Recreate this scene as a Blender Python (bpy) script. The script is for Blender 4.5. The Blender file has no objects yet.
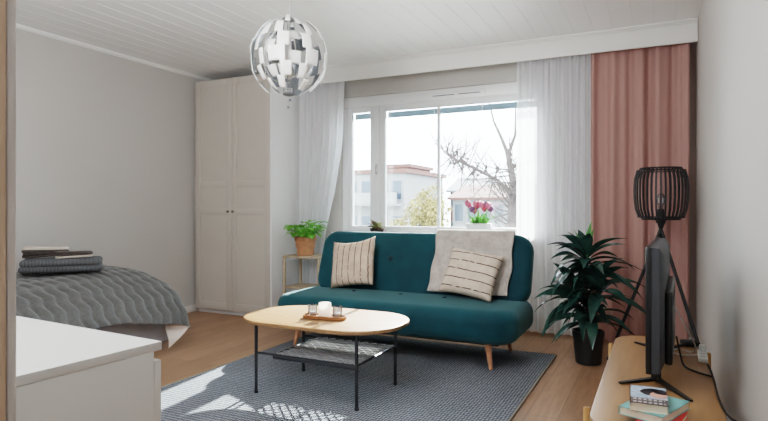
import bpy, bmesh, math, random
from mathutils import Vector, Matrix, Euler

rnd = random.Random(7)
PI = math.pi
R = math.radians
scene = bpy.context.scene
col = scene.collection

# ------------------------------------------------------------------ colours and materials
def lin(h, k=1.0):
    h = h.lstrip('#')
    out = []
    for i in (0, 2, 4):
        v = int(h[i:i+2], 16) / 255
        v = v / 12.92 if v <= .04045 else ((v + .055) / 1.055) ** 2.4
        out.append(v * k)
    return (*out, 1.0)

class N:
    """tiny node-tree wrapper"""
    def __init__(s, name):
        s.m = bpy.data.materials.new(name); s.m.use_nodes = True
        s.t = s.m.node_tree
        for n in list(s.t.nodes): s.t.nodes.remove(n)
        s.out = s.t.nodes.new('ShaderNodeOutputMaterial')
    def n(s, kind, **kw):
        x = s.t.nodes.new('ShaderNode' + kind)
        for k, v in kw.items():
            if k in x.inputs: s.set(x.inputs[k], v)
            else: setattr(x, k, v)
        return x
    def set(s, sock, v):
        if isinstance(v, bpy.types.NodeSocket): s.t.links.new(v, sock)
        else: sock.default_value = v
    def l(s, a, b): s.t.links.new(a, b)
    def math(s, op, a, b=None, c=None):
        x = s.t.nodes.new('ShaderNodeMath'); x.operation = op
        s.set(x.inputs[0], a)
        if b is not None: s.set(x.inputs[1], b)
        if c is not None: s.set(x.inputs[2], c)
        return x.outputs[0]
    def coord(s, which='Object'):
        return s.n('TexCoord').outputs[which]
    def mapping(s, v, scale=(1,1,1), rot=(0,0,0), loc=(0,0,0)):
        m = s.n('Mapping'); s.l(v, m.inputs['Vector'])
        m.inputs['Scale'].default_value = scale; m.inputs['Rotation'].default_value = rot; m.inputs['Location'].default_value = loc
        return m.outputs[0]
    def noise(s, v, scale=5, detail=4, rough=.55):
        x = s.n('TexNoise', Scale=scale, Detail=detail, Roughness=rough); s.l(v, x.inputs['Vector'])
        return x.outputs['Fac']
    def ramp(s, f, stops):
        x = s.n('ValToRGB'); s.l(f, x.inputs[0])
        e = x.color_ramp.elements
        while len(e) < len(stops): e.new(.5)
        for i, (p, c) in enumerate(stops): e[i].position = p; e[i].color = c
        return x.outputs[0]
    def mix(s, f, a, b, mode='MIX'):
        x = s.n('Mix', data_type='RGBA', blend_type=mode)
        s.set(x.inputs[0], f); s.set(x.inputs[6], a); s.set(x.inputs[7], b)
        return x.outputs[2]
    def bump(s, h, strength=.3, dist=.01):
        x = s.n('Bump'); x.inputs['Strength'].default_value = strength; x.inputs['Distance'].default_value = dist
        s.l(h, x.inputs['Height']); return x.outputs[0]
    def pbsdf(s, color, rough=.5, metal=0., normal=None, spec=.5, sheen=0., trans=0.):
        p = s.n('BsdfPrincipled')
        s.set(p.inputs['Base Color'], color); s.set(p.inputs['Roughness'], rough); p.inputs['Metallic'].default_value = metal
        p.inputs['Specular IOR Level'].default_value = spec
        p.inputs['Sheen Weight'].default_value = sheen
        if normal is not None: s.l(normal, p.inputs['Normal'])
        s.l(p.outputs[0], s.out.inputs[0])
        return p

MAT = {}
def plain(name, hexc, rough=.5, metal=0., spec=.5, var=.06, nscale=8, bump=0., bscale=60, sheen=0., k=1.0):
    w = N(name); v = w.coord()
    c = lin(hexc, k)
    n = w.noise(v, nscale, 3)
    dark = tuple(x * (1 - var) for x in c[:3]) + (1,)
    lite = tuple(min(1, x * (1 + var)) for x in c[:3]) + (1,)
    cc = w.ramp(n, [(.3, dark), (.7, lite)])
    nm = w.bump(w.noise(v, bscale, 3), bump, .004) if bump else None
    p = w.pbsdf(cc, rough, metal, nm, spec, sheen)
    MAT[name] = w.m
    return w.m

plain('wall_paint', '#bdb9b4', .75, bump=.05, bscale=90, var=.015, nscale=2)
plain('white_paint', '#e9e8e5', .45, var=.01)
plain('ceiling_groove', '#e8e8e7', .6)
plain('pelmet_paint', '#e4e3df', .5, var=.01)
plain('wardrobe_paint', '#bfb7ad', .5, var=.015)
plain('wardrobe_white', '#e8e8e8', .5, var=.01)
plain('window_white', '#eceded', .35, var=.01)
plain('jamb_beige', '#cbb096', .6)
plain('casing_white', '#cdc7c2', .55)
plain('dresser_white', '#d6d6d3', .38, var=.01)
plain('steel', '#b9b4ac', .3, 1.)
plain('knob_metal', '#6b645c', .35, .6)
plain('chrome', '#a0a5ab', .28, 1.)
plain('lamp_white', '#efeeea', .35, var=.01)
plain('black_metal', '#2a2d31', .45, .3)
plain('sunlit_shelf_wire', '#a4a6a8', .4)  # pale tone puts sunlight on the shelf rods into the colour
plain('matte_black', '#141518', .55)
plain('tv_black', '#15171a', .35)
plain('tv_grey', '#3c4046', .5)
plain('dark_pot', '#161a1b', .5, bump=.1)
plain('soil', '#2c2119', .9, bump=.8, bscale=80)
plain('leg_wood', '#b57f5f', .45, var=.12, nscale=20)
plain('bench_peg', '#b98a55', .45, var=.1, nscale=20)
plain('stand_wood', '#b19b82', .6, var=.12, nscale=25)
plain('tray_wood', '#8d5a34', .45, var=.15, nscale=25)
plain('mattress_cloth', '#d7d8db', .85)
plain('bed_base', '#a9adb4', .85, bump=.1, bscale=200)
plain('coverlet_lining', '#e6dcd4', .9, bump=.2, bscale=60)
plain('fold_dark', '#4b433f', .9, bump=.4, bscale=150, var=.2, nscale=25)
plain('fold_cream', '#c9bfb4', .9)
plain('pot_terracotta', '#b57d58', .8, bump=.5, bscale=70, var=.15, nscale=30)
plain('planter_white', '#dfe4e4', .3)
plain('tulip_pink', '#cf6f87', .6, var=.25, nscale=40)
plain('tulip_purple', '#7d4f78', .6, var=.2, nscale=40)
plain('tulip_red', '#b83e55', .6, var=.2, nscale=40)
plain('paper', '#e2d8c4', .8)
plain('book_teal', '#79b0ae', .5)
plain('book_red', '#c8322c', .5)
plain('plastic_white', '#e9e9e6', .4)
plain('cable_white', '#c9c6c1', .5)
plain('blind_metal', '#c3d0d8', .5)
plain('bulb_white', '#f4f1ea', .3)
plain('wax', '#f3ecdf', .5)
plain('brick_far', '#57372f', .9, var=.15, nscale=2)
plain('facade_white', '#6f6f6e', .9, var=.04, nscale=.4)
plain('facade_grey', '#93979c', .9, var=.05, nscale=.4)
plain('roof_far', '#50352e', .9, var=.15, nscale=1)
plain('roof_pale', '#5f6368', .8, var=.08, nscale=1)
plain('far_glass', '#2c3640', .2)
plain('ground_far', '#8b8a84', .95, var=.15, nscale=.3)
plain('bark', '#3a312e', .9, var=.25, nscale=12)
plain('bush_leaf', '#6b6038', .8, var=.35, nscale=3)

def ceiling_mat():
    w = N('ceiling_boards'); v = w.coord()
    n = w.noise(v, 2, 2)
    c = w.ramp(n, [(.3, lin('#f1f1f1')), (.7, lin('#f4f4f3'))])
    w.pbsdf(c, .45); MAT['ceiling_boards'] = w.m
ceiling_mat()

def floor_mat():
    w = N('oak_laminate'); v = w.coord()
    vm = w.mapping(v, rot=(0, 0, PI/2))
    b = w.n('TexBrick', Scale=1.0)
    w.l(vm, b.inputs['Vector'])
    b.offset = .37; b.inputs['Mortar Size'].default_value = .0016
    b.inputs['Brick Width'].default_value = 1.25; b.inputs['Row Height'].default_value = .155
    b.inputs['Color1'].default_value = lin('#ab8568'); b.inputs['Color2'].default_value = lin('#99755a')
    b.inputs['Mortar'].default_value = lin('#66503f'); b.inputs['Bias'].default_value = 0
    g = w.noise(w.mapping(v, scale=(16, 1.3, 1)), 3, 6, .65)
    gc = w.ramp(g, [(.3, (.62, .6, .58, 1)), (.7, (1.12, 1.1, 1.08, 1))])
    c = w.mix(.8, b.outputs['Color'], gc, 'MULTIPLY')
    w.pbsdf(c, .42, normal=w.bump(g, .08, .003), spec=.4); MAT['oak_laminate'] = w.m
floor_mat()

def wood(name, c1, c2, scale=(1.5, 14, 14), rough=.4, n=3):
    w = N(name); v = w.coord()
    g = w.noise(w.mapping(v, scale=scale), n, 6, .62)
    c = w.ramp(g, [(.28, lin(c1)), (.72, lin(c2))])
    w.pbsdf(c, rough, normal=w.bump(g, .05, .002)); MAT[name] = w.m
wood('table_oak', '#7b5734', '#a37d56')
wood('bench_wood', '#8a633c', '#9f754a', scale=(12, 1.2, 12))

def rug_mat():
    w = N('rug_weave'); v = w.coord()
    fine = w.noise(v, 210, 2)
    big = w.noise(v, 1.6, 3)
    sep = w.n('SeparateXYZ'); w.l(v, sep.inputs[0])
    jit = w.math('MULTIPLY', w.noise(v, 45, 2), 5.0)
    sx = w.math('SINE', w.math('ADD', w.math('MULTIPLY', sep.outputs[0], 2*PI/.017), jit))
    sy = w.math('SINE', w.math('ADD', w.math('MULTIPLY', sep.outputs[1], 2*PI/.026), w.math('MULTIPLY', jit, .8)))
    f = w.math('ADD', w.math('ADD', w.math('MULTIPLY', sx, .13), w.math('MULTIPLY', sy, .13)), w.math('ADD', w.math('MULTIPLY', fine, .45), .275))
    c = w.ramp(f, [(.2, lin('#383d45')), (.48, lin('#646a72')), (.8, lin('#adb1b6'))])
    c = w.mix(.55, c, w.ramp(big, [(.3, (.7, .7, .7, 1)), (.7, (1.15, 1.15, 1.15, 1))]), 'MULTIPLY')
    w.pbsdf(c, .95, normal=w.bump(f, .6, .006), spec=.1); MAT['rug_weave'] = w.m
rug_mat()
plain('rug_binding', '#8d8375', .9)

def velvet():
    w = N('teal_velvet'); v = w.coord()
    n = w.noise(v, 5, 4)
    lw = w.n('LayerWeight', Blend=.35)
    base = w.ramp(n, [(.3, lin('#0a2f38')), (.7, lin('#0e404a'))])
    c = w.mix(lw.outputs['Facing'], base, lin('#116269'))  # lighter teal at grazing angles, velvet sheen painted into the colour
    w.pbsdf(c, .75, normal=w.bump(w.noise(v, 220, 2), .15, .002), spec=.2, sheen=.12); MAT['teal_velvet'] = w.m
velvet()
plain('velvet_dimple_shade', '#0c262c', .9)  # dark tone paints the shade of the tufting dimples onto the buttons

def throw_mat():
    w = N('throw_knit'); v = w.coord()
    n = w.noise(v, 14, 5, .7)
    f = w.noise(w.mapping(v, scale=(120, 120, 40)), 1, 2)
    c = w.ramp(n, [(.3, lin('#a39a92')), (.7, lin('#c9c2ba'))])
    w.pbsdf(c, .95, normal=w.bump(w.math('ADD', n, f), .6, .006), spec=.1, sheen=.2); MAT['throw_knit'] = w.m
throw_mat()

def stripe_mat(name, axis, base, base2, dark, nper):
    w = N(name); v = w.coord()
    sep = w.n('SeparateXYZ'); 
    wob = w.noise(w.mapping(v, scale=(9, 9, 9)), 1, 2)
    w.l(v, sep.inputs[0])
    a = w.math('ADD', sep.outputs[axis], w.math('MULTIPLY', w.math('SUBTRACT', wob, .5), .016))
    fr = w.math('FRACT', w.math('ADD', w.math('MULTIPLY', a, nper), .5))
    d = w.math('ABSOLUTE', w.math('SUBTRACT', fr, .5))
    line = w.math('LESS_THAN', d, .06)
    brk = w.math('GREATER_THAN', w.noise(w.mapping(v, scale=(30, 30, 30)), 1, 2), .38)
    fac = w.math('MULTIPLY', line, brk)
    n = w.noise(v, 16, 4)
    bc = w.ramp(n, [(.3, lin(base)), (.7, lin(base2))])
    c = w.mix(fac, bc, lin(dark))
    w.pbsdf(c, .95, normal=w.bump(w.noise(v, 140, 2), .5, .004), spec=.1); MAT[name] = w.m
stripe_mat('cushion_vertical', 0, '#bfa793', '#d9c8b6', '#51443d', 17)
stripe_mat('cushion_horizontal', 2, '#c9b8a6', '#dccfc0', '#5a473d', 15)

def quilt_mat():
    w = N('quilted_coverlet'); v = w.coord()
    n = w.noise(v, 45, 4, .7)
    c = w.ramp(n, [(.3, lin('#434340')), (.7, lin('#5c5b58'))])
    w.pbsdf(c, .6, normal=w.bump(n, .35, .006), spec=.35, sheen=.3); MAT['quilted_coverlet'] = w.m
quilt_mat()

def knit_dark():
    w = N('dark_knit'); v = w.coord()
    wv = w.n('TexWave', Scale=38, Distortion=2.5); w.l(w.mapping(v, scale=(1, .35, .35)), wv.inputs['Vector'])
    c = w.ramp(wv.outputs['Fac'], [(.2, lin('#45474a')), (.8, lin('#77787a'))])
    w.pbsdf(c, .95, normal=w.bump(wv.outputs['Fac'], .7, .006), spec=.1); MAT['dark_knit'] = w.m
knit_dark()

def sheer():
    w = N('sheer_voile'); v = w.coord()
    n = w.noise(w.mapping(v, scale=(60, 60, 3)), 1, 2)
    tr = w.n('BsdfTransparent'); tr.inputs[0].default_value = (1, 1, 1, 1)
    tl = w.n('BsdfTranslucent'); tl.inputs[0].default_value = (.97, .98, 1, 1)
    df = w.n('BsdfDiffuse'); df.inputs[0].default_value = (.93, .93, .95, 1)
    a = w.n('MixShader', Fac=.5); w.l(tl.outputs[0], a.inputs[1]); w.l(df.outputs[0], a.inputs[2])
    f = w.math('ADD', .74, w.math('MULTIPLY', n, .25))
    b = w.n('MixShader', Fac=f); w.l(tr.outputs[0], b.inputs[1]); w.l(a.outputs[0], b.inputs[2])
    w.l(b.outputs[0], w.out.inputs[0]); MAT['sheer_voile'] = w.m
sheer()

def slat():
    w = N('blind_slat')
    df = w.n('BsdfDiffuse'); df.inputs[0].default_value = lin('#c9d6dd')
    tl = w.n('BsdfTranslucent'); tl.inputs[0].default_value = lin('#8fa0aa')
    a = w.n('MixShader', Fac=.5); w.l(df.outputs[0], a.inputs[1]); w.l(tl.outputs[0], a.inputs[2])
    w.l(a.outputs[0], w.out.inputs[0]); MAT['blind_slat'] = w.m
slat()

def pink():
    w = N('pink_drape'); v = w.coord()
    n = w.noise(w.mapping(v, scale=(40, 40, 4)), 2, 3)
    c = w.ramp(n, [(.3, lin('#bf968e')), (.7, lin('#c49b93'))])
    df = w.n('BsdfDiffuse'); w.l(c, df.inputs[0])
    tl = w.n('BsdfTranslucent'); w.l(c, tl.inputs[0])
    a = w.n('MixShader', Fac=.25); w.l(df.outputs[0], a.inputs[1]); w.l(tl.outputs[0], a.inputs[2])
    w.l(a.outputs[0], w.out.inputs[0]); MAT['pink_drape'] = w.m
pink()

def glass(name, tint, gl=.06, rough=.02):
    w = N(name)
    tr = w.n('BsdfTransparent'); tr.inputs[0].default_value = tint
    g = w.n('BsdfGlossy', Roughness=rough)
    fr = w.n('Fresnel', IOR=1.45)
    f = w.math('ADD', w.math('MULTIPLY', fr.outputs[0], .8), gl)
    m = w.n('MixShader', Fac=f); w.l(tr.outputs[0], m.inputs[1]); w.l(g.outputs[0], m.inputs[2])
    w.l(m.outputs[0], w.out.inputs[0]); MAT[name] = w.m
glass('window_glass', (.97, .985, .985, 1), .0)
glass('holder_glass', (.80, .83, .88, 1), .08, .08)

def frosted():
    w = N('frosted_glass')
    tl = w.n('BsdfTranslucent'); tl.inputs[0].default_value = (.93, .86, .82, 1)
    df = w.n('BsdfDiffuse'); df.inputs[0].default_value = (.92, .86, .83, 1)
    tr = w.n('BsdfTransparent'); tr.inputs[0].default_value = (.95, .9, .88, 1)
    a = w.n('MixShader', Fac=.5); w.l(tl.outputs[0], a.inputs[1]); w.l(df.outputs[0], a.inputs[2])
    b = w.n('MixShader', Fac=.7); w.l(tr.outputs[0], b.inputs[1]); w.l(a.outputs[0], b.inputs[2])
    w.l(b.outputs[0], w.out.inputs[0]); MAT['frosted_glass'] = w.m
frosted()

def leafm(name, dark, lite, rough=.35, scale=6):
    w = N(name); v = w.coord()
    n = w.noise(v, scale, 3)
    c = w.ramp(n, [(.3, lin(dark)), (.7, lin(lite))])
    p = w.pbsdf(c, rough, spec=.5)
    tl = w.n('BsdfTranslucent'); w.l(c, tl.inputs[0])
    m = w.n('MixShader', Fac=.2); w.l(p.outputs[0], m.inputs[1]); w.l(tl.outputs[0], m.inputs[2])
    w.l(m.outputs[0], w.out.inputs[0]); MAT[name] = w.m
leafm('dracaena_leaf', '#1a3832', '#3b5d54', .25)
leafm('dracaena_new_leaf', '#3f7a3c', '#68a354', .35)
leafm('bright_leaf', '#4c9a30', '#93d255', .4, 14)
leafm('tulip_leaf', '#4b8a3a', '#79b355', .5, 14)
leafm('sill_leaf', '#5f8443', '#a8786c', .5, 26)

def cover_mat():
    # paperback cover: pale sky, dark hair, skin patch, lettering band (object space of the book top)
    w = N('book_portrait_cover'); v = w.coord()
    sep = w.n('SeparateXYZ'); w.l(v, sep.inputs[0])
    x, y = sep.outputs[0], sep.outputs[1]
    nz = w.noise(v, 60, 3)
    def ell(cx, cy, rx, ry, wob=.25):
        dx = w.math('DIVIDE', w.math('SUBTRACT', x, cx), rx); dy = w.math('DIVIDE', w.math('SUBTRACT', y, cy), ry)
        d = w.math('ADD', w.math('MULTIPLY', dx, dx), w.math('MULTIPLY', dy, dy))
        d = w.math('ADD', d, w.math('MULTIPLY', w.math('SUBTRACT', nz, .5), wob))
        return w.math('LESS_THAN', d, 1.0)
    c = w.ramp(nz, [(.35, lin('#8fa9bf')), (.65, lin('#c3d0db'))])
    c = w.mix(ell(.018, .030, .040, .038), c, lin('#1d1a20'))
    c = w.mix(ell(.028, .005, .024, .030), c, lin('#d6a392'))
    c = w.mix(ell(.036, .028, .020, .012), c, lin('#1d1a20'))
    band = w.math('LESS_THAN', y, -.035)
    c = w.mix(band, c, lin('#554a4c'))
    # lettering rows
    fx = w.math('FRACT', w.math('MULTIPLY', x, 75)); fy = w.math('FRACT', w.math('MULTIPLY', y, 38))
    lt = w.math('MULTIPLY', w.math('MULTIPLY', w.math('LESS_THAN', fx, .6), w.math('LESS_THAN', fy, .45)), band)
    lt = w.math('MULTIPLY', lt, w.math('GREATER_THAN', y, -.078))
    lt = w.math('MULTIPLY', lt, w.math('LESS_THAN', w.math('ABSOLUTE', x), .042))
    c = w.mix(lt, c, lin('#d8d4cf'))
    w.pbsdf(c, .3); MAT['book_portrait_cover'] = w.m
cover_mat()

# ------------------------------------------------------------------ geometry helpers
def new_bm(): return bmesh.new()

def mk(name, bm, mat, parent=None, loc=None, rot=None, smooth=True, angle=35):
    me = bpy.data.meshes.new(name)
    bmesh.ops.recalc_face_normals(bm, faces=bm.faces) if not getattr(mk, 'norecalc', False) else None
    bm.to_mesh(me); bm.free()
    for m in (mat if isinstance(mat, (list, tuple)) else [mat]):
        me.materials.append(MAT[m] if isinstance(m, str) else m)
    if smooth:
        me.polygons.foreach_set('use_smooth', [True] * len(me.polygons))
        me.set_sharp_from_angle(angle=R(angle))
    o = bpy.data.objects.new(name, me); col.objects.link(o)
    if parent is not None: o.parent = parent
    if loc is not None: o.location = loc
    if rot is not None: o.rotation_euler = rot
    return o

def thing(name, label, cat, loc=(0,0,0), rz=0., group=None, kind=None):
    o = bpy.data.objects.new(name, None); col.objects.link(o)
    o.empty_display_size = .1
    o.location = loc; o.rotation_euler = (0, 0, rz)
    return tag(o, label, cat, group, kind)

def tag(o, label=None, cat=None, group=None, kind=None):
    if label: o['label'] = label
    if cat: o['category'] = cat
    if group: o['group'] = group
    if kind: o['kind'] = kind
    return o

def struct(name, bm, mat, **kw):
    o = mk(name, bm, mat, **kw); o['kind'] = 'structure'; return o

def box(bm, lo, hi, bev=0., seg=2, mi=0, M=None):
    c = [(a + b) / 2 for a, b in zip(lo, hi)]; s = [max(1e-5, b - a) for a, b in zip(lo, hi)]
    r = bmesh.ops.create_cube(bm, size=1.0)
    vs = r['verts']
    bmesh.ops.scale(bm, vec=s, verts=vs)
    bmesh.ops.translate(bm, vec=c, verts=vs)
    fs = set(f for v in vs for f in v.link_faces)
    if bev > 0:
        es = list(set(e for v in vs for e in v.link_edges))
        g = bmesh.ops.bevel(bm, geom=es, offset=bev, segments=seg, profile=.5, affect='EDGES', clamp_overlap=True)
        fs |= set(g['faces']); fs = set(f for f in fs if f.is_valid)
        vs = list(set(v for f in fs for v in f.verts))
    for f in fs: f.material_index = mi
    if M is not None: bmesh.ops.transform(bm, matrix=M, verts=vs)
    return vs

def ring_skin(bm, rings, close=True, cap0=True, cap1=True, mi=0):
    """rings: lists of points, same count"""
    V = [[bm.verts.new(p) for p in r] for r in rings]
    n = len(rings[0]); fs = []
    for a, b in zip(V, V[1:]):
        for i in range(n if close else n - 1):
            j = (i + 1) % n
            fs.append(bm.faces.new((a[i], a[j], b[j], b[i])))
    if cap0: fs.append(bm.faces.new(list(reversed(V[0]))))
    if cap1: fs.append(bm.faces.new(V[-1]))
    for f in fs: f.material_index = mi
    return [v for r in V for v in r]

def tube(bm, pts, rad, n=8, cap=True, mi=0):
    pts = [Vector(p) for p in pts]
    rads = rad if isinstance(rad, (list, tuple)) else [rad] * len(pts)
    rings = []; up = None
    for i, p in enumerate(pts):
        t = (pts[min(i+1, len(pts)-1)] - pts[max(i-1, 0)]).normalized()
        if up is None:
            up = Vector((0, 0, 1)) if abs(t.z) < .9 else Vector((1, 0, 0))
        u = (up - t * up.dot(t)).normalized(); up = u
        v = t.cross(u)
        rings.append([p + (u * math.cos(2*PI*k/n) + v * math.sin(2*PI*k/n)) * rads[i] for k in range(n)])
    return ring_skin(bm, rings, True, cap, cap, mi)

def lathe(bm, prof, n=24, mi=0, cap0=True, cap1=True):
    rings = [[(r * math.cos(2*PI*k/n), r * math.sin(2*PI*k/n), z) for k in range(n)] for r, z in prof]
    return ring_skin(bm, rings, True, cap0, cap1, mi)

def rr(w, d, rad, n=8):
    rad = max(1e-4, min(rad, w/2 - 1e-4, d/2 - 1e-4)); P = []
    for cx, cy, a0 in ((w/2-rad, d/2-rad, 0), (-w/2+rad, d/2-rad, 90), (-w/2+rad, -d/2+rad, 180), (w/2-rad, -d/2+rad, 270)):
        for k in range(n + 1):
            a = R(a0 + 90 * k / n); P.append((cx + rad*math.cos(a), cy + rad*math.sin(a)))
    return P

def slab(bm, w, d, rad, h, er=.01, seg=4, n=8, mi=0, M=None, crown=0.):
    """rounded-rectangle slab, base at z=0, edges rounded by er"""
    er = min(er, h/2 - 1e-5); rings = []
    for k in range(seg + 1):
        a = R(90 * k / seg); i = er * (1 - math.sin(a)); z = er * (1 - math.cos(a))
        rings.append([(x, y, z) for x, y in rr(w-2*i, d-2*i, max(rad-i, .002), n)])
    top = []
    for k in range(seg + 1):
        a = R(90 * k / seg); i = er * (1 - math.cos(a)); z = h - er * (1 - math.sin(a))
        top.append([(x, y, z) for x, y in rr(w-2*i, d-2*i, max(rad-i, .002), n)])
    if crown:
        for q in (.75, .5, .25, .08):
            top.append([(x*q*(1-2*er/w), y*q*(1-2*er/d), h + crown*(1-q*q)) for x, y in rr(w, d, rad, n)])
    vs = ring_skin(bm, rings + top, mi=mi)
    if M is not None: bmesh.ops.transform(bm, matrix=M, verts=vs)
    return vs

def grid(bm, nu, nv, f, mi=0, wrap=False):
    V = [[bm.verts.new(f(i/nu, j/nv)) for j in range(nv+1)] for i in range(nu+1)]
    for i in range(nu):
        for j in range(nv):
            fc = bm.faces.new((V[i][j], V[i+1][j], V[i+1][j+1], V[i][j+1])); fc.material_index = mi
    return V

def solidify(o, t, off=1., mo=0):
    m = o.modifiers.new('thickness', 'SOLIDIFY'); m.thickness = t; m.offset = off; m.material_offset = mo
    return o

def T(x, y, z): return Matrix.Translation((x, y, z))
def RX(a): return Matrix.Rotation(a, 4, 'X')
def RY(a): return Matrix.Rotation(a, 4, 'Y')
def RZ(a): return Matrix.Rotation(a, 4, 'Z')

# ------------------------------------------------------------------ room shell
XL, XR, YB, YF, ZC = -4.33, .25, 4.98, .35, 2.44
b = new_bm(); box(b, (XL-.1, -1.7, -.1), (XR+.1, YB+.1, 0)); struct('floor', b, 'oak_laminate', smooth=False)
b = new_bm(); box(b, (XL-.1, -1.7, ZC), (XR+.1, YB+.1, ZC+.1))
x = XL + .09
for k in range(60):                                   # board joints running away from the door
    if x > XR - .02: break
    box(b, (x-.002, YF, ZC-.0012), (x+.002, YB, ZC+.002), mi=1); x += .14
struct('ceiling', b, ['ceiling_boards', 'ceiling_groove'], smooth=False)
# window opening in the back wall
WX0, WX1, WZ0, WZ1 = -2.92, -.86, .825, 2.185
b = new_bm()
box(b, (XL-.1, YB, 0), (WX0, YB+.14, ZC)); box(b, (WX1, YB, 0), (XR+.1, YB+.14, ZC))
box(b, (WX0, YB, 0), (WX1, YB+.14, WZ0-.026)); box(b, (WX0, YB, WZ1), (WX1, YB+.14, ZC))
struct('wall_back', b, 'wall_paint', smooth=False)
b = new_bm(); box(b, (XL-.1, -1.7, 0), (XL, YB+.1, ZC)); struct('wall_left', b, 'wall_paint', smooth=False)
b = new_bm(); box(b, (XR, -1.7, 0), (XR+.1, YB+.1, ZC)); struct('wall_right', b, 'wall_paint', smooth=False)
b = new_bm(); box(b, (XL, .2, 0), (-.60, YF-.005, ZC)); box(b, (-.60, .2, 2.1), (XR, YF-.005, ZC)); struct('wall_front', b, 'wall_paint', smooth=False)
b = new_bm(); box(b, (-1.1, -1.7, 0), (-1.0, .2, ZC)); struct('wall_hall_left', b, 'wall_paint', smooth=False)
b = new_bm(); box(b, (-1.0, -1.7, 0), (XR, -1.6, ZC)); struct('wall_hall_end', b, 'wall_paint', smooth=False)
b = new_bm(); box(b, (-.605, .19, 0), (-.58, .3405, 2.1), .002); struct('trim_1', b, 'jamb_beige')
b = new_bm(); box(b, (-.66, .3408, 0), (-.5785, .3495, 2.1), .002); struct('trim_2', b, 'casing_white')
# crown moulding on the left wall, cove of the pelmet, baseboards
b = new_bm(); ring_skin(b, [[(XL, y, ZC), (XL+.028, y, ZC), (XL+.026, y, ZC-.01), (XL+.01, y, ZC-.026), (XL, y, ZC-.03)] for y in (YF, YB)]); struct('trim_3', b, 'white_paint')
b = new_bm()
box(b, (-3.32, 4.68, 2.274), (XR-.004, 4.70, ZC), .002)
box(b, (-3.32, 4.655, ZC-.018), (XR-.004, 4.68, ZC), .004); box(b, (-3.32, 4.668, ZC-.03), (XR-.004, 4.68, ZC-.018), .002)
struct('trim_4', b, 'pelmet_paint')
b = new_bm(); box(b, (XL, YF, 0), (XL+.014, YB, .07), .004); struct('baseboard_left', b, 'white_paint')
b = new_bm(); box(b, (-3.3, YB-.014, 0), (XR, YB, .07), .004); struct('baseboard_back', b, 'white_paint')
b = new_bm(); box(b, (XR-.014, YF, 0), (XR, YB, .07), .004); struct('baseboard_right', b, 'white_paint')

# ------------------------------------------------------------------ window
win = thing('window_1', None, None, (0, 0, 0), kind='structure')
Y0 = 5.03
b = new_bm()
FX0, FX1, FZ0, FZ1 = WX0, WX1, WZ0, WZ1
box(b, (FX0, Y0, FZ1-.10), (FX1, Y0+.16, FZ1), .004)          # head
box(b, (FX0, Y0, FZ0), (FX1, Y0+.16, FZ0+.025), .004)          # bottom rail
for x0, x1 in ((FX0, FX0+.05), (-2.552, -2.502), (FX1-.05, FX1)):
    box(b, (x0, Y0, FZ0+.025), (x1, Y0+.16, FZ1-.10), .004)
mk('window_frame', b, 'window_white', win)
def sash(x0, x1, z0, z1, w, bar=None):
    b = new_bm(); y0, y1 = Y0+.01, Y0+.055
    box(b, (x0, y0, z0), (x0+w, y1, z1), .005); box(b, (x1-w, y0, z0), (x1, y1, z1), .005)
    box(b, (x0+w, y0, z0), (x1-w, y1, z0+.038), .005); box(b, (x0+w, y0, z1-w), (x1-w, y1, z1), .005)
    if bar:
        box(b, (bar-.013, y0+.005, z0+.03), (bar+.013, y1-.005, z1-w+.005), .003)
    s = mk('sash', b, 'window_white', win)
    b = new_bm(); box(b, (x0+w-.005, Y0+.030, z0+.033), (x1-w+.005, Y0+.034, z1-w+.005)); mk('pane', b, 'window_glass', s, smooth=False)
    # outer pane of the double window
    b = new_bm(); box(b, (x0+.01, Y0+.128, z0+.01), (x1-.01, Y0+.132, z1-.01)); mk('outer_pane', b, 'window_glass', s, smooth=False)
    # raised venetian blind between the panes
    b = new_bm(); zz = z1-w-.002
    vs = [b.verts.new(p) for p in ((x0+w+.004, Y0+.072, zz-.050), (x1-w-.004, Y0+.072, zz-.050), (x1-w-.004, Y0+.072, zz), (x0+w+.004, Y0+.072, zz))]; b.faces.new(vs)
    for k in range(9):
        box(b, (x0+w+.003, Y0+.062, zz-.0030), (x1-w-.003, Y0+.082, zz-.0022)); zz -= .0051
    box(b, (x0+w+.004, Y0+.06, zz-.012), (x1-w-.004, Y0+.086, zz), .002)
    n = max(2, int((x1-x0)/.35))
    for k in range(n):
        xx = x0+w+.03 + (x1-x0-2*w-.06)*k/(n-1)
        box(b, (xx-.006, Y0+.0565, zz-.012), (xx+.006, Y0+.0575, z1-w), mi=1)
    mk('blind_stack', b, ['blind_slat', 'window_white'], s)
    return s
sash(FX0+.05, -2.552, FZ0+.025, FZ1-.10, .055)
sash(-2.502, FX1-.05, FZ0+.025, FZ1-.10, .06, bar=-1.885)
b = new_bm(); box(b, (-2.02, Y0-.012, FZ1-.075), (-1.42, Y0, FZ1-.035), .003)
for k in range(2): box(b, (-1.93+.25*k, Y0-.0135, FZ1-.066), (-1.72+.25*k, Y0-.0115, FZ1-.060), mi=1)
mk('vent_cover', b, ['window_white', 'matte_black'], win)
b = new_bm(); box(b, (FX0-.03, 4.86, .80), (FX1+.03, Y0+.01, .8255), .006); mk('window_sill', b, 'window_white', win)
b = new_bm(); tube(b, [(-2.3, Y0-.006, 1.4), (-2.3, Y0-.03, 1.4)], .008); box(b, (-2.53-.008, Y0-.026, 1.40), (-2.53+.008, Y0-.012, 1.50), .004); b.free()
b = new_bm(); box(b, (-2.535, Y0-.022, 1.40), (-2.519, Y0-.004, 1.50), .004); mk('handle', b, 'steel', win)

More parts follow.
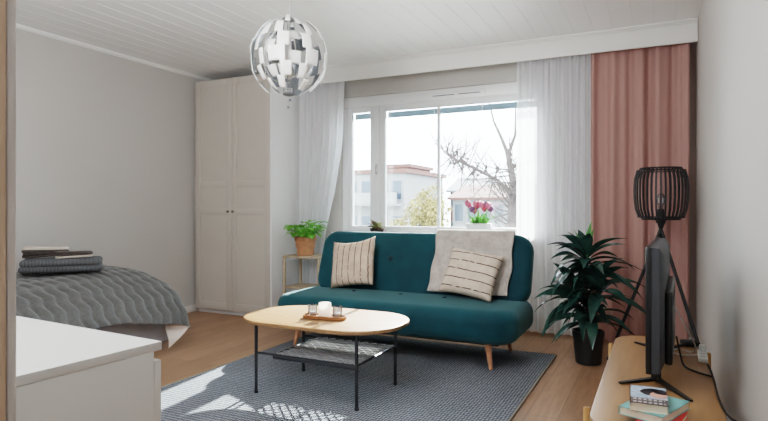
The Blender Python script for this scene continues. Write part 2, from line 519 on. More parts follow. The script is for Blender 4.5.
# ------------------------------------------------------------------ curtains
def curtain(name, label, cat, mat, x0, x1, zt, zb, y, nf, amp, seed, left=None, right=None, group=None, ampz=1.3):
    r = random.Random(seed)
    ph = [r.uniform(0, 2*PI) for _ in range(6)]
    def f(u, v):
        z = zt + (zb - zt) * v
        a = left(z) if left else x0
        c = right(z) if right else x1
        uu = u + .012*math.sin(2*PI*2.3*u + ph[0]) + .008*math.sin(2*PI*5.1*u+ph[4])*v
        xx = a + (c - a) * uu
        w = math.sin(2*PI*nf*u + ph[1] + .9*math.sin(2*PI*1.7*u + ph[2])) + .35*math.sin(2*PI*nf*2.13*u + ph[3] + .6*v)
        return (xx, y + amp*(1 + (ampz-1)*v)*w*.75, z)
    b = new_bm(); grid(b, int(nf*18), 24, f)
    # gathered heading tape
    o = mk(name, b, mat, angle=180)
    return tag(o, label, cat, group)
def interp(tab):
    def g(z):
        for (z0, a), (z1, c) in zip(tab, tab[1:]):
            if z <= z0 and z >= z1:
                t = (z0 - z) / (z0 - z1); t = t*t*(3-2*t) if False else t
                return a + (c - a) * t
        return tab[-1][1] if z < tab[-1][0] else tab[0][1]
    return g
curtain('sheer_curtain', 'white sheer curtain between the wardrobe and the window, drawn aside at its lower edge', 'curtain', 'sheer_voile',
        -3.29, -2.78, 2.43, .03, 4.82, 7, .028, 3, right=interp([(2.44, -2.765), (1.7, -2.80), (1.24, -2.885), (.9, -2.98), (.7, -3.02), (0, -3.04)]), group=None)
curtain('sheer_curtain', 'white sheer curtain hanging between the window and the pink drape', 'curtain', 'sheer_voile',
        -1.085, -.47, 2.43, .03, 4.83, 10, .030, 5)
curtain('drape', 'dusty pink full length drape behind the black tripod lamp', 'curtain', 'pink_drape',
        -.50, .205, 2.43, .02, 4.80, 4.4, .036, 11, ampz=1.1)

# ------------------------------------------------------------------ wardrobe
wd = thing('wardrobe', 'tall greige two door panelled wardrobe in the corner left of the window', 'wardrobe', (-3.8075, 4.386, 0))
W2 = .4825
b = new_bm(); box(b, (-W2, .022, .055), (-W2+.018, .59, 2.36), .001); box(b, (-W2+.018, .022, 2.342), (W2-.018, .59, 2.36)); box(b, (-W2+.018, .57, .055), (W2-.018, .59, 2.342)); box(b, (-W2+.018, .022, .055), (W2-.018, .57, .073))
mk('carcass', b, 'wardrobe_paint', wd)
b = new_bm(); box(b, (W2-.018, .0, 0.0), (W2, .59, 2.36), .001); mk('side_panel', b, 'wardrobe_white', wd)['label'] = 'bright white side panel'
b = new_bm(); box(b, (-W2+.002, .05, 0), (W2-.02, .062, .055)); mk('plinth', b, 'wardrobe_white', wd)
def wdoor(x0, x1, knobx):
    b = new_bm(); zb, zt = .045, 2.357; fw = .062
    box(b, (x0, .009, zb), (x1, .019, zt))
    rails = [(zb, zb+.075), (1.0, 1.06), (1.275, 1.335), (zt-.07, zt)]
    box(b, (x0, 0, zb), (x0+fw, .0095, zt), .0015); box(b, (x1-fw, 0, zb), (x1, .0095, zt), .0015)
    for z0, z1 in rails: box(b, (x0+fw, 0, z0), (x1-fw, .0095, z1), .0015)
    d = mk('door', b, 'wardrobe_paint', wd)
    b = new_bm(); lathe(b, [(.005, 0), (.006, .012), (.013, .018), (.014, .024), (.009, .028)], 14)
    mk('knob', b, 'knob_metal', d, loc=(knobx, 0, 1.032), rot=(R(90), 0, 0))
wdoor(-W2+.001, -.0095, -.040); wdoor(-.0065, W2-.019, .022)

# ------------------------------------------------------------------ bed
bed = thing('bed', 'bed against the left wall under a grey quilted coverlet', 'bed', (-3.788, 2.1, 0))
b = new_bm(); box(b, (-.515, -1.15, .05), (.405, 1.10, .27), .02, 3); mk('base', b, 'bed_base', bed)
b = new_bm(); box(b, (-.515, -1.15, .27), (.33, 1.11, .46), .05, 4); mk('mattress', b, 'mattress_cloth', bed)
for sx in (-.45, .34):
    for sy in (-1.05, 1.0):
        b = new_bm(); tube(b, [(sx, sy, 0), (sx, sy, .05)], .025, 10); mk('leg', b, 'matte_black', bed)
PR = [(-.522, .575), (-.3, .578), (-.05, .572), (.08, .560), (.20, .532), (.30, .490), (.385, .43), (.445, .36), (.485, .29), (.515, .22), (.535, .165)]
def prof(t):
    # arc-length parametrised profile
    L = [0]
    for a, c in zip(PR, PR[1:]): L.append(L[-1] + math.dist(a, c))
    d = t * L[-1]
    for i in range(len(PR)-1):
        if d <= L[i+1] + 1e-9:
            q = (d - L[i]) / (L[i+1] - L[i]); return (PR[i][0] + (PR[i+1][0]-PR[i][0])*q, PR[i][1] + (PR[i+1][1]-PR[i][1])*q, L[-1])
    return (*PR[-1], L[-1])
def tri(x): return abs((x % 1.0)*2 - 1)
def cover(u, v):
    # u along the bed (y), v across the profile; hem rises away from the foot corner
    y = -1.2 + 2.36*u
    tmax = 1.0 - .10*min(1, max(0, (1.0 - u)*4))
    x, z, L = prof(v*tmax); x2, z2, _ = prof(min(1, v*tmax+.01)); x1, z1, _ = prof(max(0, v*tmax-.01))
    n = Vector((-(z2-z1), 0, x2-x1)); n = n.normalized() if n.length > 0 else Vector((0,0,1))
    if n.z < 0 and n.x < 0: n = -n
    s = v*tmax*L
    a = (y/.085) + .34*tri(s/.15)
    h = abs(math.sin(PI*a))**.6*.020
    h2 = .006*math.sin(y*7+s*5) + .008*math.sin(y*3.1+1+s*9)*min(1, s/.9)
    p = Vector((x, y, z)) + n*(h + h2)
    # foot end: edge pulled down a little
    e = max(0, (u-.955)/.045)
    p.z -= .03*e*e; 
    return p
b = new_bm(); grid(b, 300, 70, cover)
cv = mk('coverlet', b, 'quilted_coverlet', bed, angle=180); cv['label'] = 'grey quilted coverlet with wavy stitched channels'
b = new_bm()   # drop over the foot end
def drop(u, v):
    x, z, _ = prof(u)
    zz = z - .03 - (z-.03 - .15)*v*.95
    return (x - .01*v, 1.155 + .02*math.sin(v*PI/2) + .004*math.sin(x*30), zz)
grid(b, 40, 10, drop); mk('coverlet_drop', b, 'quilted_coverlet', bed, angle=180)
b = new_bm()   # turned corner showing the pale lining
A, B_, C_ = Vector((.552, 1.155, .165)), Vector((.475, .99, .19)), Vector((.512, .985, .025))
def flap(u, v):
    p = A.lerp(B_, u); q = A.lerp(C_, u)
    r_ = p.lerp(q, v); r_.x += .008*math.sin(v*6+u*4); return r_
grid(b, 12, 10, flap); mk('coverlet_lining', b, 'coverlet_lining', bed, angle=180)['label'] = 'pale pink lining of the turned corner'

# folded textiles on the bed
def folded(name, label, cat, loc, rz, w, d, layers, mats, hl, edge=.4):
    t = thing(name, label, cat, loc, rz)
    z = 0
    for k in range(layers):
        b = new_bm(); slab(b, w*(1-.012*(k % 2)), d*(1-.02*(k % 2)), .025, hl, hl*.48, 4, 5)
        for v in b.verts: v.co.z += .004*math.sin(v.co.x*14+k) + .003*math.sin(v.co.y*21+k*2)
        mk('fold', b, mats[k % len(mats)], t, loc=(.004*math.sin(k*2.1), .004*math.cos(k*1.7), z)); z += hl*.93
    return t
folded('folded_blanket', 'folded charcoal knitted blanket, lowest on the grey coverlet', 'blanket', (-3.90, 2.68, .612), R(52), .52, .30, 2, ['dark_knit'], .050)
folded('folded_scarf', 'dark brown folded textile with a cream edge on the right of the charcoal blanket', 'folded textile', (-3.835, 2.725, .7125), R(52), .24, .15, 3, ['fold_cream', 'fold_dark', 'fold_dark'], .014)
folded('folded_pillowcase', 'dark brown folded textile at the far side of the charcoal blanket', 'folded textile', (-4.055, 2.66, .7125), R(56), .30, .12, 4, ['fold_dark', 'fold_dark', 'fold_dark', 'fold_cream'], .018)

# ------------------------------------------------------------------ dresser
dr = thing('dresser', 'low white chest of drawers standing beside the doorway', 'dresser', (-.966, .89, 0), R(-4))
b = new_bm(); box(b, (-.80, -.48, .7615), (0, 0, .78), .0012); mk('top_panel', b, 'dresser_white', dr)
b = new_bm(); box(b, (-.016, -.48, 0), (0, -.02, .7610), .001); box(b, (-.80, -.48, 0), (-.784, -.02, .7610), .001); box(b, (-.784, -.48, .03), (-.016, -.47, .76)); box(b, (-.784, -.47, .03), (-.016, -.021, .045)); box(b, (-.784, -.06, .70), (-.016, -.04, .7610))
mk('carcass', b, 'dresser_white', dr)
for z0, z1 in ((.515, .740), (.275, .505), (.035, .265)):
    b = new_bm(); box(b, (-.798, -.018, z0), (-.002, 0, z1), .0015); mk('drawer', b, 'dresser_white', dr)

# ------------------------------------------------------------------ rug
b = new_bm(); box(b, (-.985, -1.5, 0), (.985, 1.5, .009), .003)
rug = thing('rug', 'large dark grey woven rug under the coffee table and sofa', 'rug', (-1.66, 2.72, .0005))
mk('pile', b, 'rug_weave', rug)
for s in (-1, 1):
    b = new_bm(); box(b, (s*.985-.006, -1.5, 0), (s*.985+.006, 1.5, .0115), .003); mk('binding', b, 'rug_binding', rug)

# ------------------------------------------------------------------ sofa
sf = thing('sofa', 'dark teal velvet sofa bed with a buttoned backrest under the window', 'sofa', (-1.76, 3.9, 0))
b = new_bm(); slab(b, 1.88, .74, .16, .225, .085, 7, 10, crown=.012)
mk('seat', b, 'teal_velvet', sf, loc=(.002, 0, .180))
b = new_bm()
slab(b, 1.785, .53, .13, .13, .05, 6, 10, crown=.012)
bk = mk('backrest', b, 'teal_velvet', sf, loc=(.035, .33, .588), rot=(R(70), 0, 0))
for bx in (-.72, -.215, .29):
    b = new_bm(); lathe(b, [(.002, .012), (.018, .010), (.022, .004), (.020, 0)], 14); mk('button', b, 'velvet_dimple_shade', bk, loc=(bx, .03, .137))
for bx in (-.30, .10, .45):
    b = new_bm(); lathe(b, [(.002, .008), (.012, .006), (.015, .002), (.014, 0)], 14); mk('button', b, 'velvet_dimple_shade', sf, loc=(bx-.1, .0, .4145))
b = new_bm(); box(b, (-.80, -.20, .15), (.80, .22, .185), .006); mk('underframe', b, 'matte_black', sf)
for sx, sy in ((-.74, -.25), (.74, -.25), (-.74, .24), (.74, .24)):
    b = new_bm(); kx, ky = (.03 if sx > 0 else -.03), (-.025 if sy < 0 else .03)
    lz = .0135 if sy < 0 or True else 0; tube(b, [(sx+kx, sy+ky, lz), (sx, sy, .19)], [.012, .024], 14); mk('leg', b, 'leg_wood', sf)
b = new_bm(); box(b, (-.79, .20, .35), (-.70, .34, .42), .01); mk('hinge', b, 'matte_black', sf)
b = new_bm(); box(b, (.70, .20, .35), (.79, .34, .42), .01); mk('hinge', b, 'matte_black', sf)

# cushions
def cushion(name, label, mat, loc, rot, w=.44, h=.44, t=.13, slump=0.):
    b = new_bm(); n = 26
    def side(sg):
        def f(u, v):
            x, z = 2*u-1, 2*v-1
            th = (max(0, 1-x**4) * max(0, 1-z**4))**.55
            k = 1 - .07*(1-abs(z)**2)*(abs(x)**3) ; k2 = 1 - .07*(1-abs(x)**2)*(abs(z)**3)
            return Vector((x*w/2*k, sg*t/2*th, z*h/2*k2 + slump*x*x*(z+1)*.5))
        return f
    for sg in (-1, 1):
        V = grid(b, n, n, side(sg))
    bmesh.ops.remove_doubles(b, verts=b.verts, dist=1e-5)
    o = mk(name, b, mat, loc=loc, rot=rot, angle=180)
    return tag(o, label, 'cushion')
cushion('cushion', 'cushion with dark vertical stripes leaning on the bare end of the sofa back', 'cushion_vertical', (-2.222, 3.99, .619), (R(-17), R(-8), R(-6)), .42, .375, .12, .02)
cushion('cushion', 'cushion with dark horizontal stripes leaning on the grey throw blanket', 'cushion_horizontal', (-1.225, 3.955, .594), (R(-29), R(8), R(-4)), .405, .36, .12)

# throw draped over the backrest
def throwp():
    th = R(70)
    # backrest local frame: x, up the back (a), out of the front (n)
    o = Vector((-1.76, 3.9 + .33, .588)); a = Vector((0, math.cos(th), math.sin(th))); n = Vector((0, -math.sin(th), math.cos(th)))
    def pt(x, s):
        # s: distance along path from front bottom, over the top, down the back
        F = .46; TOP = .17; e = .012
        if s < F:
            q = o + a*(-.215 + s) + n*(.147 + e)
        elif s < F + TOP:
            k = (s - F)/TOP; ang = PI*k
            c = o + a*(.245) + n*.0685
            q = c + n*(math.cos(ang)*(.0905)) + a*(math.sin(ang)*(.047))
        else:
            q = o + a*(.245 - (s-F-TOP)) + n*(-.020)
        return Vector((x, q.y, q.z))
    b = new_bm()
    def f(u, v):
        s = .9*v
        x = -1.272 + (u-.5)*.585
        x += .018*math.sin(v*5) - .02*(1-v)*(0 if u > .5 else 1) + .006*math.sin(v*23+u*9)
        p = pt(x, s)
        if s < .46: p.y -= .006*(1+math.sin(u*17+v*6)) + .004*(1+math.sin(u*43))*.5
        if v < .03: p.z += 0
        return p
    grid(b, 60, 60, f)
    o2 = mk('throw_blanket', b, 'throw_knit', angle=180)
    solidify(o2, .010, 0)
    return tag(o2, 'light grey knitted throw blanket draped over the sofa backrest', 'blanket')
throwp()

# ------------------------------------------------------------------ coffee table
ct = thing('coffee_table', 'light oak coffee table with thin black legs and woven shelf on the rug', 'coffee table', (-1.768, 2.845, 0))
b = new_bm(); slab(b, .995, .61, .27, .022, .006, 3, 16); mk('tabletop', b, 'table_oak', ct, loc=(0, 0, .406))
LX = (-.312, .343); LY = (-.245, .235)
for x in LX:
    for y in LY:
        b = new_bm(); tube(b, [(x, y, .0112), (x, y, .406)], .0095, 12); tube(b, [(x, y, .010), (x, y, .024)], .012, 12); mk('leg', b, 'black_metal', ct)
b = new_bm()
for y in LY: tube(b, [(LX[0], y, .398), (LX[1], y, .398)], .006, 8)
for x in LX: tube(b, [(x, LY[0], .398), (x, LY[1], .398)], .006, 8)
mk('upper_frame', b, 'black_metal', ct)
b = new_bm()
sx0, sx1, zz = -.185, .343, .240
tube(b, [(sx0, LY[0]-.004, zz-.010), (sx1, LY[0]-.004, zz-.010)], .011, 8)
for y in LY: tube(b, [(LX[0], y, zz), (LX[1], y, zz)], .007, 8)
for x in (sx0, sx1): tube(b, [(x, LY[0], zz), (x, LY[1], zz)], .007, 8)
mk('shelf_frame', b, 'black_metal', ct)
b = new_bm()
def clip_diag(c, sgn):
    # line y = sgn*(x - c), clipped to the rectangle
    pts = []
    x0, x1, y0, y1 = sx0, sx1, LY[0], LY[1]
    ts = []
    for x in (x0, x1):
        y = sgn*(x-c)
        if y0-1e-9 <= y <= y1+1e-9: pts.append((x, y))
    for y in (y0, y1):
        x = c + y/sgn
        if x0 < x < x1: pts.append((x, y))
    return pts[:2] if len(pts) >= 2 else None
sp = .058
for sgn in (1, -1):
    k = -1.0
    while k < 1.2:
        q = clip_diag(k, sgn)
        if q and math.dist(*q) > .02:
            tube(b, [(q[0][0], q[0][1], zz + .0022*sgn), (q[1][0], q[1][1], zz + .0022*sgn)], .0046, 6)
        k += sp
mk('woven_shelf', b, 'sunlit_shelf_wire', ct)

# tray with tea light holders
tr = thing('tray', 'small brown wooden tray on the coffee table', 'tray', (-1.742, 2.795, .4305), R(5))
b = new_bm(); slab(b, .27, .10, .048, .009, .004, 3, 10); mk('base', b, 'tray_wood', tr)
b = new_bm(); P0, P1 = rr(.27, .10, .048, 10), rr(.255, .085, .041, 10)
ring_skin(b, [[(x, y, .007) for x, y in P0], [(x, y, .018) for x, y in P0], [(x, y, .018) for x, y in P1], [(x, y, .007) for x, y in P1]], True, False, False); mk('rim', b, 'tray_wood', tr)
for dx, lab, hz, rad in ((-.078, 'leftmost of three glass tea light holders on the wooden tray', .064, .028), (.002, 'tallest, central pale frosted tea light holder on the wooden tray', .080, .037), (.082, 'rightmost of three glass tea light holders on the wooden tray', .066, .028)):
    w0 = Vector((-1.742, 2.795, 0)) + Vector((dx*math.cos(R(5)), dx*math.sin(R(5)), 0))
    h = thing('tealight_holder', lab, 'candle holder', (w0.x, w0.y, .4400), group=None)
    b = new_bm(); lathe(b, [(.001, 0), (rad*.9, 0), (rad, .008), (rad*1.02, hz*.55), (rad*.93, hz), (rad*.93-.003, hz), (rad-.005, hz*.5), (rad-.005, .010), (.001, .009)], 22, cap0=False, cap1=False); mk('glass_cup', b, 'frosted_glass' if rad > .03 else 'holder_glass', h)
    b = new_bm(); lathe(b, [(.018, .0095), (.018, .026), (.002, .027)], 16); c = mk('candle', b, 'wax', h)
    b = new_bm(); tube(b, [(0, 0, .026), (.001, 0, .034)], .0012, 6); mk('wick', b, 'matte_black', c)

# ------------------------------------------------------------------ plant stand and pot by the wardrobe
ps = thing('plant_stand', 'small wooden plant stand with a lower shelf between wardrobe and sofa', 'side table', (-3.005, 4.545, 0))
for sx in (-.19, .19):
    for sy in (-.135, .135):
        b = new_bm(); box(b, (sx-.011, sy-.011, 0), (sx+.011, sy+.011, .60), .003); mk('leg', b, 'stand_wood', ps)
b = new_bm(); slab(b, .44, .32, .05, .018, .005, 3, 6); mk('top', b, 'stand_wood', ps, loc=(0, 0, .60))
b = new_bm(); slab(b, .38, .27, .01, .016, .003, 2, 4); mk('shelf', b, 'stand_wood', ps, loc=(0, 0, .31))

def leaf(bm, base, az, el, L, wd, droop, mi=0, fold=.25, n=9, twist=0., shape='long'):
    """arching leaf strip"""
    p = Vector(base); d = Vector((math.cos(az)*math.cos(el), math.sin(az)*math.cos(el), math.sin(el)))
    side = Vector((-math.sin(az), math.cos(az), 0))
    if twist: side.rotate(Matrix.Rotation(twist, 3, d))
    rows = []
    for k in range(n + 1):
        t = k / n
        if shape == 'long': ww = wd * (math.sin(PI*min(1, (t*.92+.08)))**.7) * (1 if t < .55 else 1-(t-.55)/.45*.55)
        else: ww = wd * (math.sin(PI*t**.8)**.8 if 0 < t < 1 else .02)
        ww = max(ww, wd*.03)
        up = side.cross(d).normalized()
        if up.z < 0: up = -up
        rows.append((p - side*ww/2 + up*ww*fold, p.copy(), p + side*ww/2 + up*ww*fold))
        p = p + d*(L/n)
        e2 = -droop/n
        ax = d.cross(Vector((0, 0, 1)))
        if ax.length > 1e-4:
            ax.normalize(); q = Matrix.Rotation(e2, 3, ax)
            nd = q @ d
            if nd.z > -.97: d = nd
    V = [[bm.verts.new(x) for x in r_] for r_ in rows]
    for a, c in zip(V, V[1:]):
        for i in range(2):
            f = bm.faces.new((a[i], a[i+1], c[i+1], c[i])); f.material_index = mi

pp = thing('potted_plant', 'bright green leafy plant in a terracotta pot on the plant stand', 'plant', (-3.03, 4.52, .6185))
b = new_bm(); lathe(b, [(.070, 0), (.076, .004), (.082, .03), (.079, .05), (.088, .085), (.097, .135), (.103, .14), (.105, .178), (.096, .178), (.094, .15), (.001, .15)], 28, cap1=False)
po = mk('pot', b, 'pot_terracotta', pp)
b = new_bm(); lathe(b, [(.093, .152), (.05, .157), (.001, .160)], 20, cap0=False, cap1=False); mk('soil', b, 'soil', pp)
b = new_bm(); r2 = random.Random(4)
for k in range(64):
    az = r2.uniform(0, 2*PI); rr_ = r2.uniform(.0, .06); el = r2.uniform(.55, 1.45)
    bl = r2.uniform(.06, .16)
    base = Vector((math.cos(az)*rr_, math.sin(az)*rr_, .158))
    d = Vector((math.cos(az)*math.cos(el), math.sin(az)*math.cos(el), math.sin(el)))
    tube(b, [base, base + d*bl*.5 + Vector((0,0,.01)), base + d*bl], .0022, 5)
    leaf(b, base + d*bl, az + r2.uniform(-.5, .5), r2.uniform(-.2, .6), r2.uniform(.075, .115), r2.uniform(.055, .082), r2.uniform(.5, 1.3), fold=.12, n=6, shape='oval')
for q in ((PI*.98, .15), (PI*1.05, -.05), (PI*.9, .3)):
    base = Vector((-.06, 0, .215)); leaf(b, base, q[0], q[1], .13, .055, .4, fold=.12, n=7, shape='oval')
mk('foliage', b, 'bright_leaf', pp)

# ------------------------------------------------------------------ dracaena
dc = thing('dracaena', 'dark green dracaena in a black pot on the floor beside the sofa', 'plant', (-.445, 4.13, 0))
b = new_bm(); lathe(b, [(.078, 0), (.084, .006), (.100, .17), (.106, .20), (.106, .225), (.098, .225), (.096, .19), (.001, .188)], 28, cap1=False); mk('pot', b, 'dark_pot', dc)
b = new_bm(); lathe(b, [(.096, .19), (.05, .198), (.001, .202)], 20, cap0=False, cap1=False); mk('soil', b, 'soil', dc)
r3 = random.Random(21)
heads = [((-.015, 0, .67), 26, .37), ((.07, -.02, .50), 19, .36), ((-.08, .02, .44), 19, .35), ((.02, -.05, .33), 18, .32)]
for (hx, hy, hz), nl, LL in heads:
    b = new_bm(); tube(b, [(hx*.4, hy*.4, .19), (hx*.7, hy*.7, .19+(hz-.19)*.5), (hx, hy, hz), (hx, hy, hz+.06)], [.013, .012, .010, .006], 9); mk('stem', b, 'bark', dc)
for hi, ((hx, hy, hz), nl, LL) in enumerate(heads):
    for k in range(nl):
        az = k*2.399963 + r3.uniform(-.25, .25) + hi*1.3
        if .9 < (az % (2*PI)) < 2.2: az += 1.0          # the wall side is sparser
        if 2.35 < (az % (2*PI)) < 3.85: az = PI + r3.uniform(.72, 1.0)      # leaves bend forward past the sofa end
        t = k/(nl-1)
        el = R(2 + 68*t**1.3 + r3.uniform(-8, 8))
        L = LL*(1.0 - .25*t)*r3.uniform(.88, 1.12)
        b = new_bm()
        leaf(b, (hx, hy, hz - .05 + .11*t), az, el, L*(1.0 + .10*abs(math.cos(az))), r3.uniform(.064, .084), r3.uniform(.9, 1.7)*(1 - .2*t), fold=.15, n=10, twist=r3.uniform(-.8, .8))
        mk('leaf', b, 'dracaena_leaf', dc)
for az, el, L in ((1.2, 1.40, .30), (3.5, 1.33, .25), (5.4, 1.30, .26)):
    b = new_bm(); leaf(b, (-.015, 0, .69), az, el, L, .052, .25, fold=.3, n=9); mk('young_leaf', b, 'dracaena_new_leaf', dc)['label'] = 'bright green young leaf standing upright'

# ------------------------------------------------------------------ floor lamp
fl = thing('floor_lamp', 'black tripod floor lamp with a slatted barrel shade before the pink drape', 'floor lamp', (.005, 4.27, 0))
b = new_bm(); nr = 36
shp = [(.114, .992), (.142, 1.007), (.161, 1.06), (.169, 1.14), (.170, 1.20), (.165, 1.27), (.150, 1.318), (.126, 1.334)]
for k in range(nr):
    a = 2*PI*k/nr
    ca, sa = math.cos(a), math.sin(a)
    rings = []
    for i, (r_, z) in enumerate(shp):
        hw = .0052; td = .0012
        rings.append([(r_*ca - hw*(-sa)*s1 + td*ca*s2, r_*sa - hw*ca*s1 + td*sa*s2, z) for s1, s2 in ((-1, -1), (1, -1), (1, 1), (-1, 1))])
    ring_skin(b, rings)
sh = mk('lamp_shade', b, 'matte_black', fl)
def ring(bm, r_, z, t, n=40):
    prs = [[(( r_ + t*math.cos(q))*math.cos(2*PI*k/n), (r_ + t*math.cos(q))*math.sin(2*PI*k/n), z + t*math.sin(q)) for q in [2*PI*j/6 for j in range(6)]] for k in range(n)]
    V = [[bm.verts.new(p) for p in r2_] for r2_ in prs]
    for i in range(n):
        for j in range(6):
            bm.faces.new((V[i][j], V[(i+1)%n][j], V[(i+1)%n][(j+1)%6], V[i][(j+1)%6]))
b = new_bm(); ring(b, .115, .992, .006); ring(b, .127, 1.334, .006); ring(b, .143, 1.005, .0045); ring(b, .150, 1.320, .004); mk('ring', b, 'matte_black', sh)
b = new_bm()
for k in range(3):
    a = 2*PI*k/3 + .5; tube(b, [(0, 0, .985), (.114*math.cos(a), .114*math.sin(a), .990)], .004, 6)
lathe(b, [(.03, .965), (.034, .985), (.022, .995), (.020, 1.06), (.001, 1.062)], 16); mk('lamp_holder', b, 'matte_black', fl)
b = new_bm(); lathe(b, [(.013, 1.062), (.015, 1.08), (.03, 1.12), (.028, 1.145), (.012, 1.165), (.001, 1.168)], 18); mk('bulb', b, 'holder_glass', fl)
b = new_bm(); tube(b, [(-.012, 0, 1.10), (-.012, 0, 1.135)], .003, 6); tube(b, [(.0, .0, 1.10), (.0, 0, 1.14)], .003, 6); tube(b, [(.012, 0, 1.10), (.012, 0, 1.135)], .003, 6); mk('filament', b, 'bulb_white', fl)
for az in (R(180), R(-35), R(75)):
    b = new_bm(); tube(b, [(.018*math.cos(az+PI), .018*math.sin(az+PI), .975), (.335*math.cos(az), .335*math.sin(az), .0)], .011, 10); mk('leg', b, 'matte_black', fl)

# ------------------------------------------------------------------ tv bench
tb = thing('tv_bench', 'oval ended light wood TV bench with peg legs along the right wall', 'tv bench', (-.008, 2.345, 0))
b = new_bm(); slab(b, .366, 1.33, .135, .024, .004, 2, 18); mk('bench_top', b, 'bench_wood', tb, loc=(0, 0, .426))
b = new_bm(); slab(b, .34, 1.20, .165, .018, .003, 2, 14); mk('lower_shelf', b, 'bench_wood', tb, loc=(0, 0, .17))
for x in (-.1955, .1955):
    for y, zt in ((-.485, .450), (.48, .440)):
        b = new_bm(); tube(b, [(x, y, 0), (x, y, zt-.006), (x, y, zt)], [.012, .012, .008], 14); mk('leg', b, 'bench_peg', tb)

# TV
tv = thing('tv', 'flat black TV seen from its narrow edge on the wooden bench', 'tv', (.0, 2.47, .4505), R(-2.2))
# local: length along y (-.365..+.365), screen faces -x
b = new_bm(); box(b, (-.030, -.365, .055), (-.012, .365, .485), .004); mk('bezel', b, 'tv_black', tv)
b = new_bm(); box(b, (-.0312, -.352, .070), (-.0300, .352, .473)); mk('screen', b, 'tv_black', tv)
b = new_bm()
ring_skin(b, [[(-.012, y0, z0), (-.012, y1, z0), (-.012, y1, z1), (-.012, y0, z1)] if k == 0 else [(xk, y0+i, z0+i), (xk, y1-i, z0+i), (xk, y1-i, z1-i), (xk, y0+i, z1-i)]
              for y0, y1, z0, z1 in [(-.363, .363, .057, .483)] for k, (xk, i) in enumerate([(-.012, 0), (.012, .003), (.026, .03)])])
mk('back_cover', b, 'tv_grey', tv)
b = new_bm(); box(b, (.0255, -.29, .075), (.050, .22, .33), .008, 3)
for k in range(9): box(b, (.0495, -.24+.045*k, .27), (.0508, -.215+.045*k, .315), mi=1)
mk('back_housing', b, ['tv_black', 'matte_black'], tv)
for y, s in ((-.22, -1), (.25, 1)):
    b = new_bm(); box(b, (-.020, y-.020, .006), (.012, y+.020, .060), .004)
    for ex, ey in ((-.115, s*.105), (.105, s*.20)):
        p0, p1 = Vector((-.003, y, .007)), Vector((ex, y+ey, .007)); d = (p1-p0).normalized(); q = Vector((-d.y, d.x, 0))*.009
        ring_skin(b, [[p0+q+Vector((0,0,-.0065)), p0-q+Vector((0,0,-.0065)), p0-q+Vector((0,0,.006)), p0+q+Vector((0,0,.006))], [p1+q*.7+Vector((0,0,-.0065)), p1-q*.7+Vector((0,0,-.0065)), p1-q*.7+Vector((0,0,0)), p1+q*.7+Vector((0,0,0))]])
    mk('foot', b, 'matte_black', tv)

# books
def book(label, loc, rz, w, d, h, cover, paper='paper', topmat=None):
    t = thing('book', label, 'book', loc, rz, group='books stacked on the tv bench')
    b = new_bm(); box(b, (-w/2+.002, -d/2+.003, .0015), (w/2-.003, d/2-.003, h-.0015)); mk('pages', b, paper, t)
    b = new_bm(); box(b, (-w/2, -d/2, 0), (w/2, d/2, .0015)); box(b, (-w/2, -d/2, 0), (-w/2+.002, d/2, h))
    box(b, (-w/2, -d/2, h-.0015), (w/2, d/2, h)) if not topmat else None
    mk('cover', b, cover, t)
    if topmat:
        b = new_bm(); box(b, (-w/2, -d/2, 0), (w/2, d/2, .0015)); mk('front_cover', b, topmat, t, loc=(0, 0, h-.0015))['label'] = 'cover with a dark haired portrait'
    return t
book('red book at the bottom of the pile on the wooden bench', (.005, 1.815, .4505), R(-12), .105, .17, .018, 'book_red')
book('pale teal book in the middle of the pile on the wooden bench', (-.014, 1.848, .469), R(-22), .125, .195, .023, 'book_teal')
book('paperback with a portrait cover on top of the pile', (-.031, 1.843, .4925), R(2), .100, .168, .024, 'paper', topmat='book_portrait_cover')

# power strip and cables on the bench
pstrip = thing('power_strip', 'short white power strip at the wall edge of the TV bench', 'power strip', (.157, 2.66, .4505), R(-2))
b = new_bm(); box(b, (-.017, -.08, 0), (.017, .08, .020), .005, 3); mk('body', b, 'plastic_white', pstrip)
for y in (-.05, 0, .05):
    b = new_bm(); lathe(b, [(.013, .0195), (.013, .0208), (.001, .0208)], 16); mk('socket', b, 'cable_white', pstrip, loc=(0, y, 0))
b = new_bm(); box(b, (-.012, .038, .0205), (.012, .062, .046), .005); mk('plug', b, 'plastic_white', pstrip)
def bez(pts, n=8):
    P = [Vector(p) for p in pts]; P = [P[0]] + P + [P[-1]]; out = []
    for i in range(1, len(P)-2):
        for k in range(n):
            t = k/n; a, b_, c, d = P[i-1], P[i], P[i+1], P[i+2]
            out.append(.5*((2*b_) + (c-a)*t + (2*a-5*b_+4*c-d)*t*t + (3*b_-a-3*c+d)*t**3))
    out.append(P[-2]); return out
b = new_bm(); tube(b, bez([(.058, 2.52, .56), (.072, 2.515, .49), (.085, 2.49, .455), (.12, 2.42, .4545), (.168, 2.375, .4545)]), .0035, 7)
tag(mk('power_cable', b, 'matte_black'), 'black cable running from the TV back across the bench', 'cable')
b = new_bm(); tube(b, bez([(.165, 2.50, .465), (.172, 2.44, .4545), (.172, 2.30, .4545), (.17, 2.12, .4545), (.176, 1.98, .4545), (.185, 1.93, .455), (.212, 1.90, .42), (.214, 1.9, .2), (.215, 1.92, .006)]), .0035, 7)
tag(mk('power_cable', b, 'matte_black'), 'black cable running along the wall edge of the bench from the power strip', 'cable')
b = new_bm(); tube(b, bez([(.056, 2.55, .67), (.085, 2.60, .60), (.13, 2.68, .50), (.125, 2.74, .4545), (.07, 2.78, .4545), (.05, 2.70, .4545), (.09, 2.66, .456), (.135, 2.63, .47)]), .003, 7)
tag(mk('antenna_cable', b, 'cable_white'), 'thin white cable looping behind the TV', 'cable')
